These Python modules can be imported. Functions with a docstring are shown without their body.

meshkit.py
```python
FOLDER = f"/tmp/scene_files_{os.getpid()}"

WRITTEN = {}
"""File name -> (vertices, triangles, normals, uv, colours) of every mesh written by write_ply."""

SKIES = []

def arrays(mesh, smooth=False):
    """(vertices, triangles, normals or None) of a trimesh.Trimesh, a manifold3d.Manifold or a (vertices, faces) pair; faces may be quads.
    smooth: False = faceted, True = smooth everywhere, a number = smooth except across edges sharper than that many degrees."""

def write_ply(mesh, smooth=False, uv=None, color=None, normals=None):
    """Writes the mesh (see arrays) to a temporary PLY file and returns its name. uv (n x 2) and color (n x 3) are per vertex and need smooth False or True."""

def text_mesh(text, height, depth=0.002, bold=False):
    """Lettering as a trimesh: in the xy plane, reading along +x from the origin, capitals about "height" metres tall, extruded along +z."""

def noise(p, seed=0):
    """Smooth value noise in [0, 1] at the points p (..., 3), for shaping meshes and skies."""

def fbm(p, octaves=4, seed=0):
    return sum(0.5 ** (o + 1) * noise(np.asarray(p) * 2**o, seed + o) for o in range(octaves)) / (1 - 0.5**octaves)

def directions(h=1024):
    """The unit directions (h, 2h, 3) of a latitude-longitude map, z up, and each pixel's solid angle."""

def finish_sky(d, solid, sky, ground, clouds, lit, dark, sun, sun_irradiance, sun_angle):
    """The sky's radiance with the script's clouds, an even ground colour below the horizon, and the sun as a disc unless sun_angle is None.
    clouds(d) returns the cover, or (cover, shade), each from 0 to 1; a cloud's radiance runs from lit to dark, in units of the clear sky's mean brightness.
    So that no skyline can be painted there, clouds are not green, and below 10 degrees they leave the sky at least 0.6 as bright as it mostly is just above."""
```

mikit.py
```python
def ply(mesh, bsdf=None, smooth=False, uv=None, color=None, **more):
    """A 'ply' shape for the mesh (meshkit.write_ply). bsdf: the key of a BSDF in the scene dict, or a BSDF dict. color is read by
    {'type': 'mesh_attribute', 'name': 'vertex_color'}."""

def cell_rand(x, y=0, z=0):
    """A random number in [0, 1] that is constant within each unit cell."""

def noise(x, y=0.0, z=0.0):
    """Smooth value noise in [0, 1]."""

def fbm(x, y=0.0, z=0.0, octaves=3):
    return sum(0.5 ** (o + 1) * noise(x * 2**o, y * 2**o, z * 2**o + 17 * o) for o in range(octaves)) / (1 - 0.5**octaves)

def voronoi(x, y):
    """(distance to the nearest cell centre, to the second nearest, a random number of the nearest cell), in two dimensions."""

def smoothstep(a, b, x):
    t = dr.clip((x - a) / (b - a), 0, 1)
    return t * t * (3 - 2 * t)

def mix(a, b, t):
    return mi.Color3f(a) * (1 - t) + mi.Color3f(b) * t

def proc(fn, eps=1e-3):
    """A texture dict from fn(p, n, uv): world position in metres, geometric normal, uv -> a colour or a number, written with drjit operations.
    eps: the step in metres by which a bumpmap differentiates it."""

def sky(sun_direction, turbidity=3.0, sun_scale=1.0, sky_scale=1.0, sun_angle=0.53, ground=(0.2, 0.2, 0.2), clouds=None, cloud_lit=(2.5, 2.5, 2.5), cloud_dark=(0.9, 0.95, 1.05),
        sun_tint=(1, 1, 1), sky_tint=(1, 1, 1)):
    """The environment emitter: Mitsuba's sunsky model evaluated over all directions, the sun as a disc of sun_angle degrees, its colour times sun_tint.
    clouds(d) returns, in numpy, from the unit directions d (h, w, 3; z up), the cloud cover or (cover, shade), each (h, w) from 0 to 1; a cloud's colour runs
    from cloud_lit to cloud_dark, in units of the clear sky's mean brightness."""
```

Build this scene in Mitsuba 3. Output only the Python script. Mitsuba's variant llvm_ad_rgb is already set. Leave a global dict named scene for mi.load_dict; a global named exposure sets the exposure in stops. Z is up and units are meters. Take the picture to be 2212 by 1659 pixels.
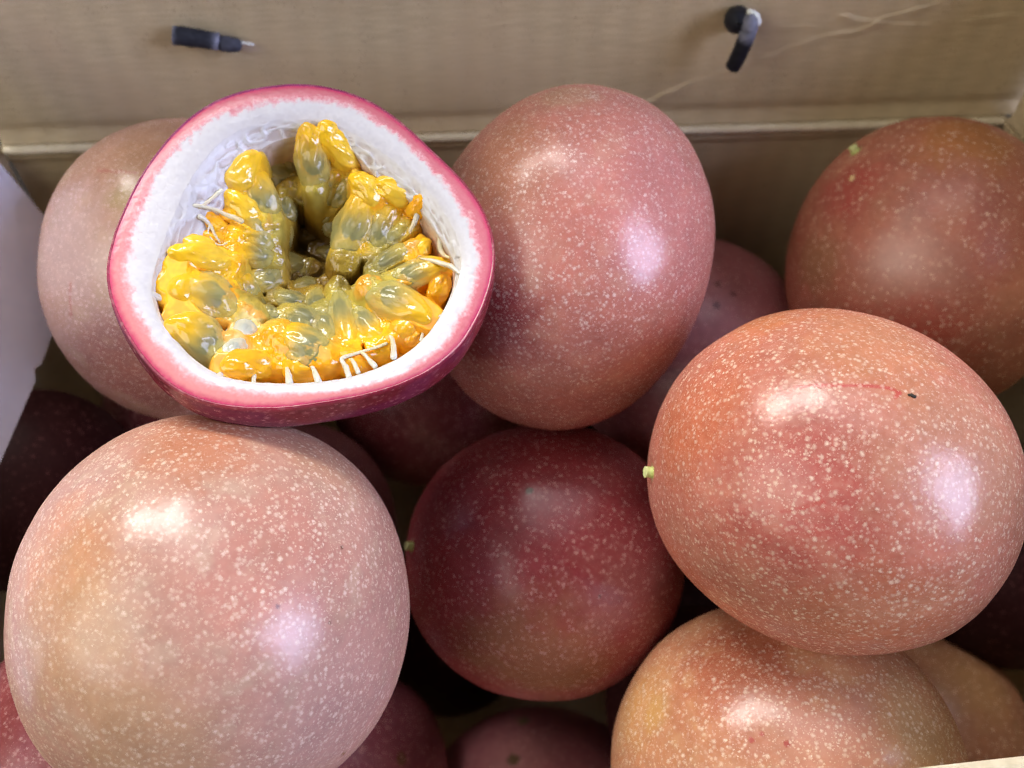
import math, numpy as np, trimesh, mitsuba as mi, drjit as dr, mikit, meshkit
from scipy.interpolate import CubicSpline
from scipy import ndimage
from shapely.geometry import Polygon

# ------------------------------------------------------------------ camera, light, exposure (units: metres; z up)
T = mi.ScalarTransform4f
scene, labels = {}, {}
PITCH = math.radians(55)
CAM = np.array([0.0, 0.0, 0.25])
LOOK = np.array([0.0, math.cos(PITCH), -math.sin(PITCH)])
scene['camera'] = {'type': 'thinlens', 'fov': 2 * math.degrees(math.atan(1106 / 2125)), 'fov_axis': 'x', 'near_clip': 0.01, 'far_clip': 20.0,
                   'aperture_radius': 0.0011, 'focus_distance': 0.160,
                   'to_world': T().look_at(origin=CAM.tolist(), target=(CAM + LOOK).tolist(), up=[0, 0, 1])}
exposure = 0.05
MID = np.array([0.0, 0.10, 0.09])


def lamp(name, direction, distance, radiance, size, rect=None):
    """a lamp of the room at its real distance: a round ceiling lamp, or a tall window-like panel"""
    d = np.asarray(direction, float) / np.linalg.norm(direction)
    at = MID + d * distance
    scale = [size, size, 1] if rect is None else [rect[0], rect[1], 1]
    scene[name] = {'type': 'disk' if rect is None else 'rectangle',
                   'to_world': T().look_at(origin=at.tolist(), target=MID.tolist(), up=[0, 0, 1]) @ T().scale(scale),
                   'emitter': {'type': 'area', 'radiance': {'type': 'rgb', 'value': list(radiance)}}}


lamp('ceiling_lamp', (-0.50, 0.40, 0.77), 1.7, (24, 23.5, 22), 0.25)
lamp('ceiling_lamp_001', (-0.18, 0.44, 0.88), 1.7, (24, 23.5, 22), 0.25)
lamp('ceiling_lamp_002', (-0.66, -0.44, 0.60), 2.2, (3.5, 3.3, 2.9), 0.90)
lamp('ceiling_lamp_003', (0.08, 0.30, 0.95), 2.0, (1.7, 1.72, 1.85), 0.70)
lamp('window_panel', (0.82, -0.31, 0.43), 1.5, (8.6, 9.4, 14.0), 0, (0.34, 0.42))
scene['room_light'] = {'type': 'constant', 'radiance': {'type': 'rgb', 'value': [0.035, 0.035, 0.038]}}
labels['ceiling_lamp'] = {'label': 'round warm white ceiling lamp farther left of the two over the box', 'category': 'lamp'}
labels['ceiling_lamp_001'] = {'label': 'round warm white ceiling lamp nearer the middle of the two over the box', 'category': 'lamp'}
labels['ceiling_lamp_002'] = {'label': 'large dim warm lamp off to the left of the box', 'category': 'lamp'}
labels['ceiling_lamp_003'] = {'label': 'broad soft white ceiling lamp straight over the box', 'category': 'lamp'}
labels['window_panel'] = {'label': 'tall bluish bright window to the right of the box', 'category': 'window'}


# ------------------------------------------------------------------ helpers
def fbm(p, octaves=3, seed=0):
    return meshkit.fbm(np.asarray(p), octaves, seed)


def sstep(a, b, x):
    t = np.clip((x - a) / (b - a), 0, 1)
    return t * t * (3 - 2 * t)


def lerp(a, b, t):
    return np.asarray(a, float) * (1 - t) + np.asarray(b, float) * t


def put(key, mesh, bsdf, smooth=True, color=None, uv=None):
    """mesh: (vertices, faces) or trimesh, in metres"""
    scene[key] = mikit.ply(mesh, bsdf, smooth=True if color is not None else smooth, color=color, uv=uv)
    return key


def grid_faces(nr, nc, wrap=False):
    i, j = np.meshgrid(np.arange(nr - 1), np.arange(nc if wrap else nc - 1), indexing='ij')
    k = (j + 1) % nc
    a, b, c, d = i * nc + j, i * nc + k, (i + 1) * nc + k, (i + 1) * nc + j
    return np.concatenate([np.stack([a, b, c], -1).reshape(-1, 3), np.stack([a, c, d], -1).reshape(-1, 3)])


def tube(points, radii, ns=14, steps=8, flat=1.0, up=None, caps='round'):
    """a smooth tapered tube through the points (n x 3, metres); returns vertices, faces, parameter along it"""
    P, R = np.asarray(points, float), np.asarray(radii, float)
    t = np.arange(len(P), dtype=float)
    tt = np.linspace(0, len(P) - 1, (len(P) - 1) * steps + 1)
    C = CubicSpline(t, P, bc_type='natural')(tt) if len(P) > 2 else np.stack([np.interp(tt, t, P[:, k]) for k in range(3)], 1)
    r = np.interp(tt, t, R)
    d = np.gradient(C, axis=0)
    d /= np.linalg.norm(d, axis=1, keepdims=True)
    x = np.cross(d, [0.13, 0.3, 0.94] if up is None else up)
    x /= np.linalg.norm(x, axis=1, keepdims=True)
    y = np.cross(d, x)
    if caps == 'round':   # rounded ends
        C = np.vstack([C[0] - d[0] * r[0] * 0.75, C[0] - d[0] * r[0] * 0.5, C, C[-1] + d[-1] * r[-1] * 0.5, C[-1] + d[-1] * r[-1] * 0.75])
        r = np.r_[r[0] * 0.12, r[0] * 0.75, r, r[-1] * 0.75, r[-1] * 0.12]
    else:                 # cut ends with a small chamfer
        C = np.vstack([C[0], C[0], C, C[-1], C[-1]])
        r = np.r_[r[0] * 0.01, r[0] * 0.85, r, r[-1] * 0.85, r[-1] * 0.01]
    x, y, tt = (np.concatenate([q[:1], q[:1], q, q[-1:], q[-1:]]) for q in (x, y, tt))
    a = np.arange(ns) / ns * 2 * np.pi
    V = C[:, None] + r[:, None, None] * (np.cos(a)[None, :, None] * x[:, None] + flat * np.sin(a)[None, :, None] * y[:, None])
    return V.reshape(-1, 3), grid_faces(len(C), ns, True), np.repeat(tt / (len(P) - 1), ns)


# ------------------------------------------------------------------ materials
VC = {'type': 'mesh_attribute', 'name': 'vertex_color'}


def rgb(*c):
    return {'type': 'rgb', 'value': list(c)}


def speckles(p, cell, lo, hi, dens, warp, seed):
    """round pale lenticels of random size scattered in space, 0..1"""
    q = p / cell + seed
    w = 1.0 / 0.42e-3
    q = q + (mi.Vector3f(mikit.noise(p.x * w, p.y * w, p.z * w), mikit.noise(p.x * w + 31, p.y * w, p.z * w), mikit.noise(p.x * w, p.y * w + 57, p.z * w)) - 0.5) * warp
    b = mi.Vector3f(dr.floor(q.x), dr.floor(q.y), dr.floor(q.z))
    v = mi.Float(0)
    for i in (-1, 0, 1):
        for j in (-1, 0, 1):
            for k in (-1, 0, 1):
                x, y, z = b.x + i, b.y + j, b.z + k
                r1, r2, r3, r4 = (mikit.cell_rand(x + 101 * s, y - 57 * s, z + 13 * s) for s in range(4))
                c = mi.Vector3f(x + r1, y + r2, z + r3)
                rad = lo + (hi - lo) * r4 * r4
                on = dr.select(mikit.cell_rand(x - 71, y + 19, z) < dens, 1.0, 0.0)
                v = dr.maximum(v, on * (1 - mikit.smoothstep(0.15, 1.0, dr.norm(q - c) / rad)) * (0.5 + 0.5 * r3))
    return v


def skin_weight(cell, dens, big, fine, seed):
    def fn(p, n, uv):
        a = speckles(p, cell, 0.30, 0.86, dens, 0.40, seed)
        f = speckles(p, cell * 0.52, 0.22, 0.56, 0.85, 0.4, seed + 40)
        patch = mikit.fbm(p.x * 70 + seed, p.y * 70, p.z * 70)
        m = mikit.fbm(p.x * 1500, p.y * 1500, p.z * 1500)
        return dr.clip(a * big * (0.30 + 1.35 * patch) + f * fine * (0.3 + 1.4 * patch) + (m - 0.5) * 0.16 + 0.03, 0, 0.9)
    return mikit.proc(fn)


def peel(p, n, uv):
    return mikit.noise(p.x * 1700, p.y * 1700, p.z * 1700) * 0.6 + mikit.noise(p.x * 3600, p.y * 3600, p.z * 3600) * 0.3


PEEL = mikit.proc(peel, eps=1.2e-4)


def skin(name, speck, rough, weight, bump=0.00004, spec=0.58):
    base = {'type': 'principled', 'base_color': VC, 'roughness': rough, 'specular': spec}
    dots = {'type': 'principled', 'base_color': rgb(*speck), 'roughness': rough + 0.06, 'specular': spec * 0.8}
    scene[name] = {'type': 'bumpmap', 'arbitrary': {**PEEL}, 'scale': bump, 'bsdf': {'type': 'blendbsdf', 'weight': weight, 'a': base, 'b': dots}}


skin('skin_pale', (0.74, 0.585, 0.46), 0.28, skin_weight(0.72e-3, 0.74, 0.66, 0.46, 3.0))
skin('skin_dense', (0.74, 0.56, 0.50), 0.28, skin_weight(0.66e-3, 0.78, 0.66, 0.50, 9.0))
skin('skin_red', (0.56, 0.30, 0.28), 0.32, skin_weight(0.84e-3, 0.64, 0.66, 0.34, 17.0))
skin('skin_brown', (0.60, 0.38, 0.28), 0.38, skin_weight(1.0e-3, 0.58, 0.66, 0.25, 23.0))
skin('skin_cut', (0.46, 0.20, 0.20), 0.25, skin_weight(1.0e-3, 0.62, 0.55, 0.30, 31.0))

skin('skin_gap_black', (0.10, 0.035, 0.035), 0.5, skin_weight(1.2e-3, 0.55, 0.6, 0.3, 37.0), spec=0.08)  # near-black skin of the gap fillers, standing in for shade


def kraft(p, n, uv):
    s = p.x * 1.0 + p.y * 0.05
    grain = mikit.fbm(s * 260, p.y * 900, p.z * 1500, octaves=3)
    fleck = mikit.smoothstep(0.70, 0.80, mikit.noise(s * 2600, p.y * 2600, p.z * 900)) * mikit.smoothstep(0.5, 0.75, mikit.noise(s * 300, p.y * 300, p.z * 120))
    cloud = mikit.fbm(s * 38, p.y * 38, p.z * 30)
    pores = mikit.noise(s * 3800, p.y * 3800, p.z * 3800)
    c = mikit.mix((0.37, 0.29, 0.165), (0.52, 0.425, 0.27), dr.clip(0.15 + grain * 0.75 + (pores - 0.5) * 0.35, 0, 1))
    rib = dr.sin((p.x + 0.044 * p.y) * (2 * math.pi / 0.0072)) * 0.5 + 0.5
    c = c * (0.93 + 0.07 * rib)
    c = mikit.mix(c, (0.43, 0.32, 0.195), dr.clip((cloud - 0.4) * 1.6, 0, 0.6))
    return mikit.mix(c, (0.20, 0.12, 0.07), fleck * 0.22)


def board_relief(p, n, uv):
    flute = dr.sin((p.x + 0.044 * p.y) * (2 * math.pi / 0.0072)) * 0.5
    return flute * 0.8 + mikit.noise(p.x * 500, p.y * 500, p.z * 1600) * 0.35 + mikit.noise(p.x * 2600, p.y * 2600, p.z * 2600) * 0.25


scene['kraft_board'] = {'type': 'twosided', 'bsdf': {'type': 'bumpmap', 'arbitrary': mikit.proc(board_relief, eps=1.5e-4), 'scale': 0.00007,
                        'bsdf': {'type': 'principled', 'base_color': mikit.proc(kraft), 'roughness': 0.62, 'specular': 0.35}}}


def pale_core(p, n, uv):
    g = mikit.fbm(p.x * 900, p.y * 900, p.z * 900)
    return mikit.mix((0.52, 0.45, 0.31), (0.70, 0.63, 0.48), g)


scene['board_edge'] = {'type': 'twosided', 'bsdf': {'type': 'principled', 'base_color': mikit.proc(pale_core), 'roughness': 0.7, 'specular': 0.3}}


def card_white(p, n, uv):
    return mikit.mix((0.66, 0.68, 0.84), (0.72, 0.74, 0.88), mikit.fbm(p.x * 300, p.y * 300, p.z * 300))


scene['white_card'] = {'type': 'twosided', 'bsdf': {'type': 'principled', 'base_color': mikit.proc(card_white), 'roughness': 0.5, 'specular': 0.4}}
scene['black_plastic'] = {'type': 'principled', 'base_color': VC, 'roughness': 0.5, 'specular': 0.12}
scene['clear_film'] = {'type': 'thindielectric'}
scene['white_tip'] = {'type': 'principled', 'base_color': rgb(0.62, 0.64, 0.60), 'roughness': 0.4}
scene['stem_green'] = {'type': 'principled', 'base_color': VC, 'roughness': 0.55, 'specular': 0.3}
scene['flesh_wet'] = {'type': 'principled', 'base_color': VC, 'roughness': 0.30, 'specular': 0.5}
scene['pulp_wet'] = {'type': 'principled', 'base_color': VC, 'roughness': 0.13, 'specular': 0.55}
scene['strand_wet'] = {'type': 'principled', 'base_color': VC, 'roughness': 0.22, 'specular': 0.5}
scene['seed_dark'] = {'type': 'principled', 'base_color': rgb(0.055, 0.068, 0.045), 'roughness': 0.25, 'specular': 0.4}


def jelly_relief(p, n, uv):
    return mikit.noise(p.x * 800, p.y * 800, p.z * 800) * 0.7 + mikit.noise(p.x * 2800, p.y * 2800, p.z * 2800) * 0.4


scene['aril_jelly'] = {'type': 'mask', 'opacity': mikit.proc(lambda p, n, uv: 1 - uv.x), 'bsdf':
                       {'type': 'bumpmap', 'arbitrary': mikit.proc(jelly_relief, eps=1e-4), 'scale': 0.00008,
                        'bsdf': {'type': 'principled', 'base_color': VC, 'roughness': 0.10, 'specular': 0.6, 'clearcoat': 1.0, 'clearcoat_gloss': 0.95}}}
scene['dark_crumb'] = {'type': 'principled', 'base_color': rgb(0.03, 0.022, 0.015), 'roughness': 0.7}

# ------------------------------------------------------------------ the cardboard box (one thing: walls and raised flaps)
A0, A1 = np.array([-0.122, 0.182]), np.array([0.1212, 0.1927])      # the back fold line, left and right end
F0, F1 = np.array([-0.150, -0.035]), np.array([0.166, -0.035])      # the front corners
FLOOR, FOLD, BOARD = -0.072, 0.090, 0.0035
labels['cardboard_box'] = {'label': 'brown corrugated cardboard box holding the passion fruits, its back flap raised', 'category': 'box'}


def panel(key, a, b, z0, z1, ns, nz, disp=None, material='kraft_board', fine=None):
    """a board standing on the line a-b, its inner face displaced inwards by disp(s, z); s, z in metres; inward is to the right of a->b"""
    L = np.linalg.norm(b - a)
    t = (b - a) / L
    nin = np.array([t[1], -t[0]])
    zs = np.linspace(z0, z1, nz) if fine is None else np.r_[np.linspace(z0, fine, nz - 12), np.linspace(fine, z1, 13)[1:]]
    s, z = np.meshgrid(np.linspace(0, L, ns), zs, indexing='ij')
    h = disp(s, z) if disp else np.zeros_like(s)
    face = np.concatenate([a + s[..., None] * t + h[..., None] * nin, z[..., None]], -1).reshape(-1, 3)
    back = np.concatenate([a + s[..., None] * t + (np.minimum(h, 0)[..., None] - BOARD) * nin, z[..., None]], -1).reshape(-1, 3)
    f = grid_faces(ns, nz)
    ring = np.concatenate([np.arange(nz), np.arange(1, ns) * nz + nz - 1, (ns - 1) * nz + np.arange(nz - 2, -1, -1), np.arange(ns - 2, 0, -1) * nz])
    r2, n = np.roll(ring, -1), len(face)
    side = np.concatenate([np.stack([ring, r2, r2 + n], 1), np.stack([ring, r2 + n, ring + n], 1)])
    put(key, (np.vstack([face, back]), np.vstack([f, f[:, ::-1] + n, side])), material, smooth=35)


def near_line(s, z, pts):
    """distance from the grid points to a polyline and the signed side (above +)"""
    d, side = np.full(s.shape, 9.0), np.zeros(s.shape)
    pts = np.asarray(pts) * 1e-3
    for p, q in zip(pts[:-1], pts[1:]):
        v = q - p
        u = np.clip(((s - p[0]) * v[0] + (z - p[1]) * v[1]) / (v @ v), 0, 1)
        dx, dz = s - p[0] - u * v[0], z - p[1] - u * v[1]
        e = np.hypot(dx, dz)
        m = e < d
        d = np.where(m, e, d)
        side = np.where(m, np.sign(v[0] * dz - v[1] * dx), side)
    return d, side


WRINKLES = [([(150.0, 95.8), (155.0, 97.4), (162.7, 101.5), (168.8, 103.9), (178.8, 108.1), (183.6, 110.4), (188.3, 112.7), (192.2, 113.8), (200.1, 115.7), (205.4, 118.7), (212.9, 120.8), (222, 125)], 0.00042),
            ([(196.0, 119.0), (198.3, 118.1), (207.1, 116.7), (215.6, 116.1), (225.6, 117.3), (235.8, 118.4), (243, 119)], 0.00036),
            ([(178.3, 117.6), (183.2, 116.7), (188.5, 116.3)], 0.00014), ([(115.4, 118.6), (121.5, 119.3)], 0.00010), ([(60, 113), (64, 112)], 0.0001)]


def back_flap_relief(s, z):
    h = 0.0007 * (fbm(np.stack([s * 22, z * 22, s * 0], -1), 2, 5) - 0.5)
    for pts, amp in WRINKLES:
        jit = 0.0012 * (fbm(np.stack([s * 260, z * 260, s * 0], -1), 2, 31) - 0.5)
        d, side = near_line(s, z + jit, pts)
        w = amp * 0.85 * np.clip(2.6 * fbm(np.stack([s * 90, z * 90, s * 0], -1), 3, 9) - 0.5, 0.1, 1.5)
        h += w * 1.3 * np.where(side > 0, np.exp(-(d / 0.00034) ** 2), np.exp(-(d / 0.0017) ** 2))
    h += 0.0010 * np.exp(-(z - FOLD) / 0.0009) - 0.0006 * np.exp(-((z - FOLD - 0.0035) / 0.0018) ** 2)
    return h


def fold_relief(s, z):
    e = FOLD - z                                                    # below the fold: a pressed double bead that catches the light
    bead = 0.0016 * np.exp(-((e - 0.0009) / 0.0008) ** 2) + 0.0008 * np.exp(-((e - 0.0038) / 0.0012) ** 2) - 0.0004 * np.exp(-((e - 0.0024) / 0.0005) ** 2)
    return bead * (0.8 + 0.4 * fbm(np.stack([s * 60, z * 60, s * 0], -1), 2, 3)) + 0.0008 * (fbm(np.stack([s * 18, z * 18, s * 0], -1), 2, 8) - 0.5)


def side_relief(s, z):
    return 0.0010 * (fbm(np.stack([s * 25, z * 25, s * 0], -1), 2, 11) - 0.5)


panel('cardboard_box__back_flap', A0 + [0, 0.0004], A1 + [0.006, 0.0007], FOLD + 0.0003, 0.236, 920, 190, back_flap_relief, fine=0.136)
panel('cardboard_box__back_wall', A0, A1, FLOOR, FOLD, 300, 520, fold_relief)
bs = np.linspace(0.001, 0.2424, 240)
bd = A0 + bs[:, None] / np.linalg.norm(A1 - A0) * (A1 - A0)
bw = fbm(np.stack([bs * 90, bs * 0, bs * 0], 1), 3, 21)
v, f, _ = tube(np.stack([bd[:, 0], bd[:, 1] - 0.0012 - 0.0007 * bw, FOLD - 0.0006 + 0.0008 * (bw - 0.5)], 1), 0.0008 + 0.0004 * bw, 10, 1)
put('cardboard_box__fold_lit_line', (v, f), 'board_edge')  # pale tube: the bright lit line of the crease put into its colour
labels['cardboard_box__fold_lit_line'] = {'label': 'fold ridge with its lit line painted pale'}
panel('cardboard_box__right_wall', A1 + [0.0005, -0.0004], F1, FLOOR, FOLD - 0.0005, 120, 400, lambda s, z: fold_relief(s + 7, z) - 0.016 * sstep(0.088, 0.035, z) * sstep(0.0, 0.05, s) * sstep(0.0, 0.03, 0.2318 - s))
panel('cardboard_box__right_flap', A1 + [0.0010, -0.0022], F1 + [0.001, 0], FOLD, 0.145, 260, 110,
      lambda s, z: 0.0010 * np.exp(-s / 0.0011) * (0.5 + fbm(np.stack([s * 0, z * 300, s * 0], -1), 3, 2)) + 0.0009 * np.exp(-(z - FOLD) / 0.001) + side_relief(s, z))
panel('cardboard_box__left_wall', F0, A0 + [-0.0005, -0.0004], FLOOR, FOLD, 160, 160, lambda s, z: side_relief(s, z) - 0.034 * sstep(0.088, 0.035, z) * sstep(0.0, 0.05, 0.2178 - s) * sstep(0.0, 0.03, s))
panel('cardboard_box__front_wall', F1 + [0, -0.0005], F0 + [0, -0.0005], FLOOR, 0.080, 40, 40, side_relief)
fl = trimesh.creation.extrude_polygon(Polygon([F0 - [0.04, 0.004], F1 + [0.022, -0.004], A1 + [0.022, 0.004], A0 + [-0.04, 0.004]]), BOARD, engine='earcut')
fl.apply_translation([0, 0, FLOOR - BOARD - 0.0005])
put('cardboard_box__bottom_panel', fl, 'kraft_board', smooth=False)
# the front flap, folded in over the fruit at the lower right; its cut edge is pale
ef = np.array([[0.048, 0.0368, 0.0930], [0.0603, 0.0381, 0.0935], [0.0781, 0.0397, 0.0947], [0.100, 0.0412, 0.0958], [0.138, 0.0430, 0.0970]])
nb = []
for p in ef:
    for k, (dy, dz) in enumerate([(-0.075, -0.016), (-0.0012, 0.0), (0, -0.0007), (0, -0.0028), (-0.0012, -0.0035), (-0.075, -0.0195)]):
        nb.append(p + [0, dy, dz])
nb = np.array(nb)
fc = grid_faces(len(ef), 6, True)
caps = np.array([[0, k, k + 1] for k in range(1, 5)])
put('cardboard_box__front_flap', (nb, np.vstack([fc, caps, (caps + 6 * (len(ef) - 1))[:, ::-1]])), 'board_edge', smooth=30)
labels['cardboard_box__front_flap'] = {'label': 'pale edge of the front flap'}
labels['cardboard_box__back_flap'] = {'label': 'raised back flap with a diagonal paper wrinkle'}

# the white card standing against the left wall
yz = np.array([(173.9, 134.1), (165.1, 98.5), (161.6, 83.5), (159.9, 75.8), (132.5, 75.1), (127.6, 75.3), (125.4, 76.4), (123.2, 75.3), (103.4, 76.7), (36.9, 80.1), (36.9, 134.1)]) * 1e-3
card = trimesh.creation.extrude_polygon(Polygon(yz).buffer(-0.0002).buffer(0.0002), 0.0006, engine='earcut').subdivide_to_size(0.006)
cv = np.array(card.vertices)
cv = np.stack([-0.104 + cv[:, 2] - 0.42 * (cv[:, 1] - 0.075), cv[:, 0], cv[:, 1]], 1)
put('white_card_sheet', (cv, np.array(card.faces)), 'white_card', smooth=30)
labels['white_card_sheet'] = {'label': 'plain white card standing along the left wall of the box', 'category': 'card'}

# two black plastic fastener ends that stick through the back flap
def black(key, pts, rad, scuff, ns=18, caps='cut', flat=1.0):
    v, f, t = tube(np.array(pts) * 1e-3, np.array(rad) * 1e-3, ns, 10, flat=flat, caps=caps)
    v = v + 0.00022 * (fbm(v * 900, 2, 4)[:, None] - 0.5)
    n = fbm(v * 1400, 3, 6)
    w = np.clip(scuff(t) * (0.1 + 1.6 * n), 0, 1)[:, None]
    put(key, (v, f), 'black_plastic', smooth=50, color=lerp((0.006, 0.007, 0.010), (0.30, 0.31, 0.40), w))


black('black_fastener__shaft', [(-72.5, 182.0, 120.3), (-69.2, 182.1, 119.7), (-65.6, 182.3, 118.9), (-63.4, 182.5, 118.2)], [2.0, 2.0, 1.9, 1.85], lambda t: 0.06 + 0.7 * np.exp(-((t - 0.97) / 0.14) ** 2) + 0.45 * np.exp(-(t / 0.05) ** 2))
black('black_fastener__broken_end', [(-62.8, 182.6, 117.7), (-61.4, 182.7, 117.5), (-59.8, 182.9, 117.1)], [1.7, 1.75, 1.5], lambda t: 0.16 + 0 * t, caps='round')
v, f, _ = tube(np.array([(-60.2, 183.2, 117.6), (-58.4, 183.5, 117.3), (-56.6, 183.8, 116.7)]) * 1e-3, np.array([0.6, 0.55, 0.5]) * 1e-3, 10, 8, flat=0.5)
put('black_fastener__pale_tail', (v, f), 'white_tip')
v, f, _ = tube(np.array([(-60.0, 183.6, 116.4), (-57.4, 184.0, 115.6), (-55.0, 184.4, 114.6)]) * 1e-3, np.array([1.3, 1.2, 0.6]) * 1e-3, 14, 8, flat=0.12, up=[0, -1, 0.2])
put('black_fastener__clear_film', (v, f), 'clear_film')
labels['black_fastener'] = {'label': 'short black plastic fastener with a clear tail, lying level on the back flap', 'category': 'fastener', 'group': 'black fasteners in the back flap'}
labels['black_fastener__pale_tail'] = {'label': 'pale plastic tail'}
black('black_fastener_001__plug', [(49.6, 190.5, 118.6), (49.1, 187.6, 120.2), (48.7, 185.2, 121.3)], [2.2, 3.0, 2.4], lambda t: 0.03 + 0 * t, ns=24, caps='round')
black('black_fastener_001__tail', [(50.9, 185.0, 122.6), (50.9, 183.4, 121.2), (50.3, 182.6, 118.2), (49.6, 182.5, 114.6), (48.9, 182.6, 111.6)], [1.5, 1.75, 1.8, 1.75, 1.65], lambda t: 0.5 * sstep(0.52, 0.38, t) + 0.02)
v, f, _ = tube(np.array([(50.6, 185.6, 123.6), (51.9, 184.8, 122.9), (52.8, 184.6, 121.4)]) * 1e-3, np.array([0.7, 1.05, 0.8]) * 1e-3, 12, 6)
put('black_fastener_001__white_tip', (v, f), 'white_tip')  # whitish end; its highlight is built in as white plastic
labels['black_fastener_001'] = {'label': 'bent black plastic fastener with a white tip, hanging down the back flap', 'category': 'fastener', 'group': 'black fasteners in the back flap'}
labels['black_fastener_001__white_tip'] = {'label': 'whitish tip, its highlight put into the white colour'}

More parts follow.
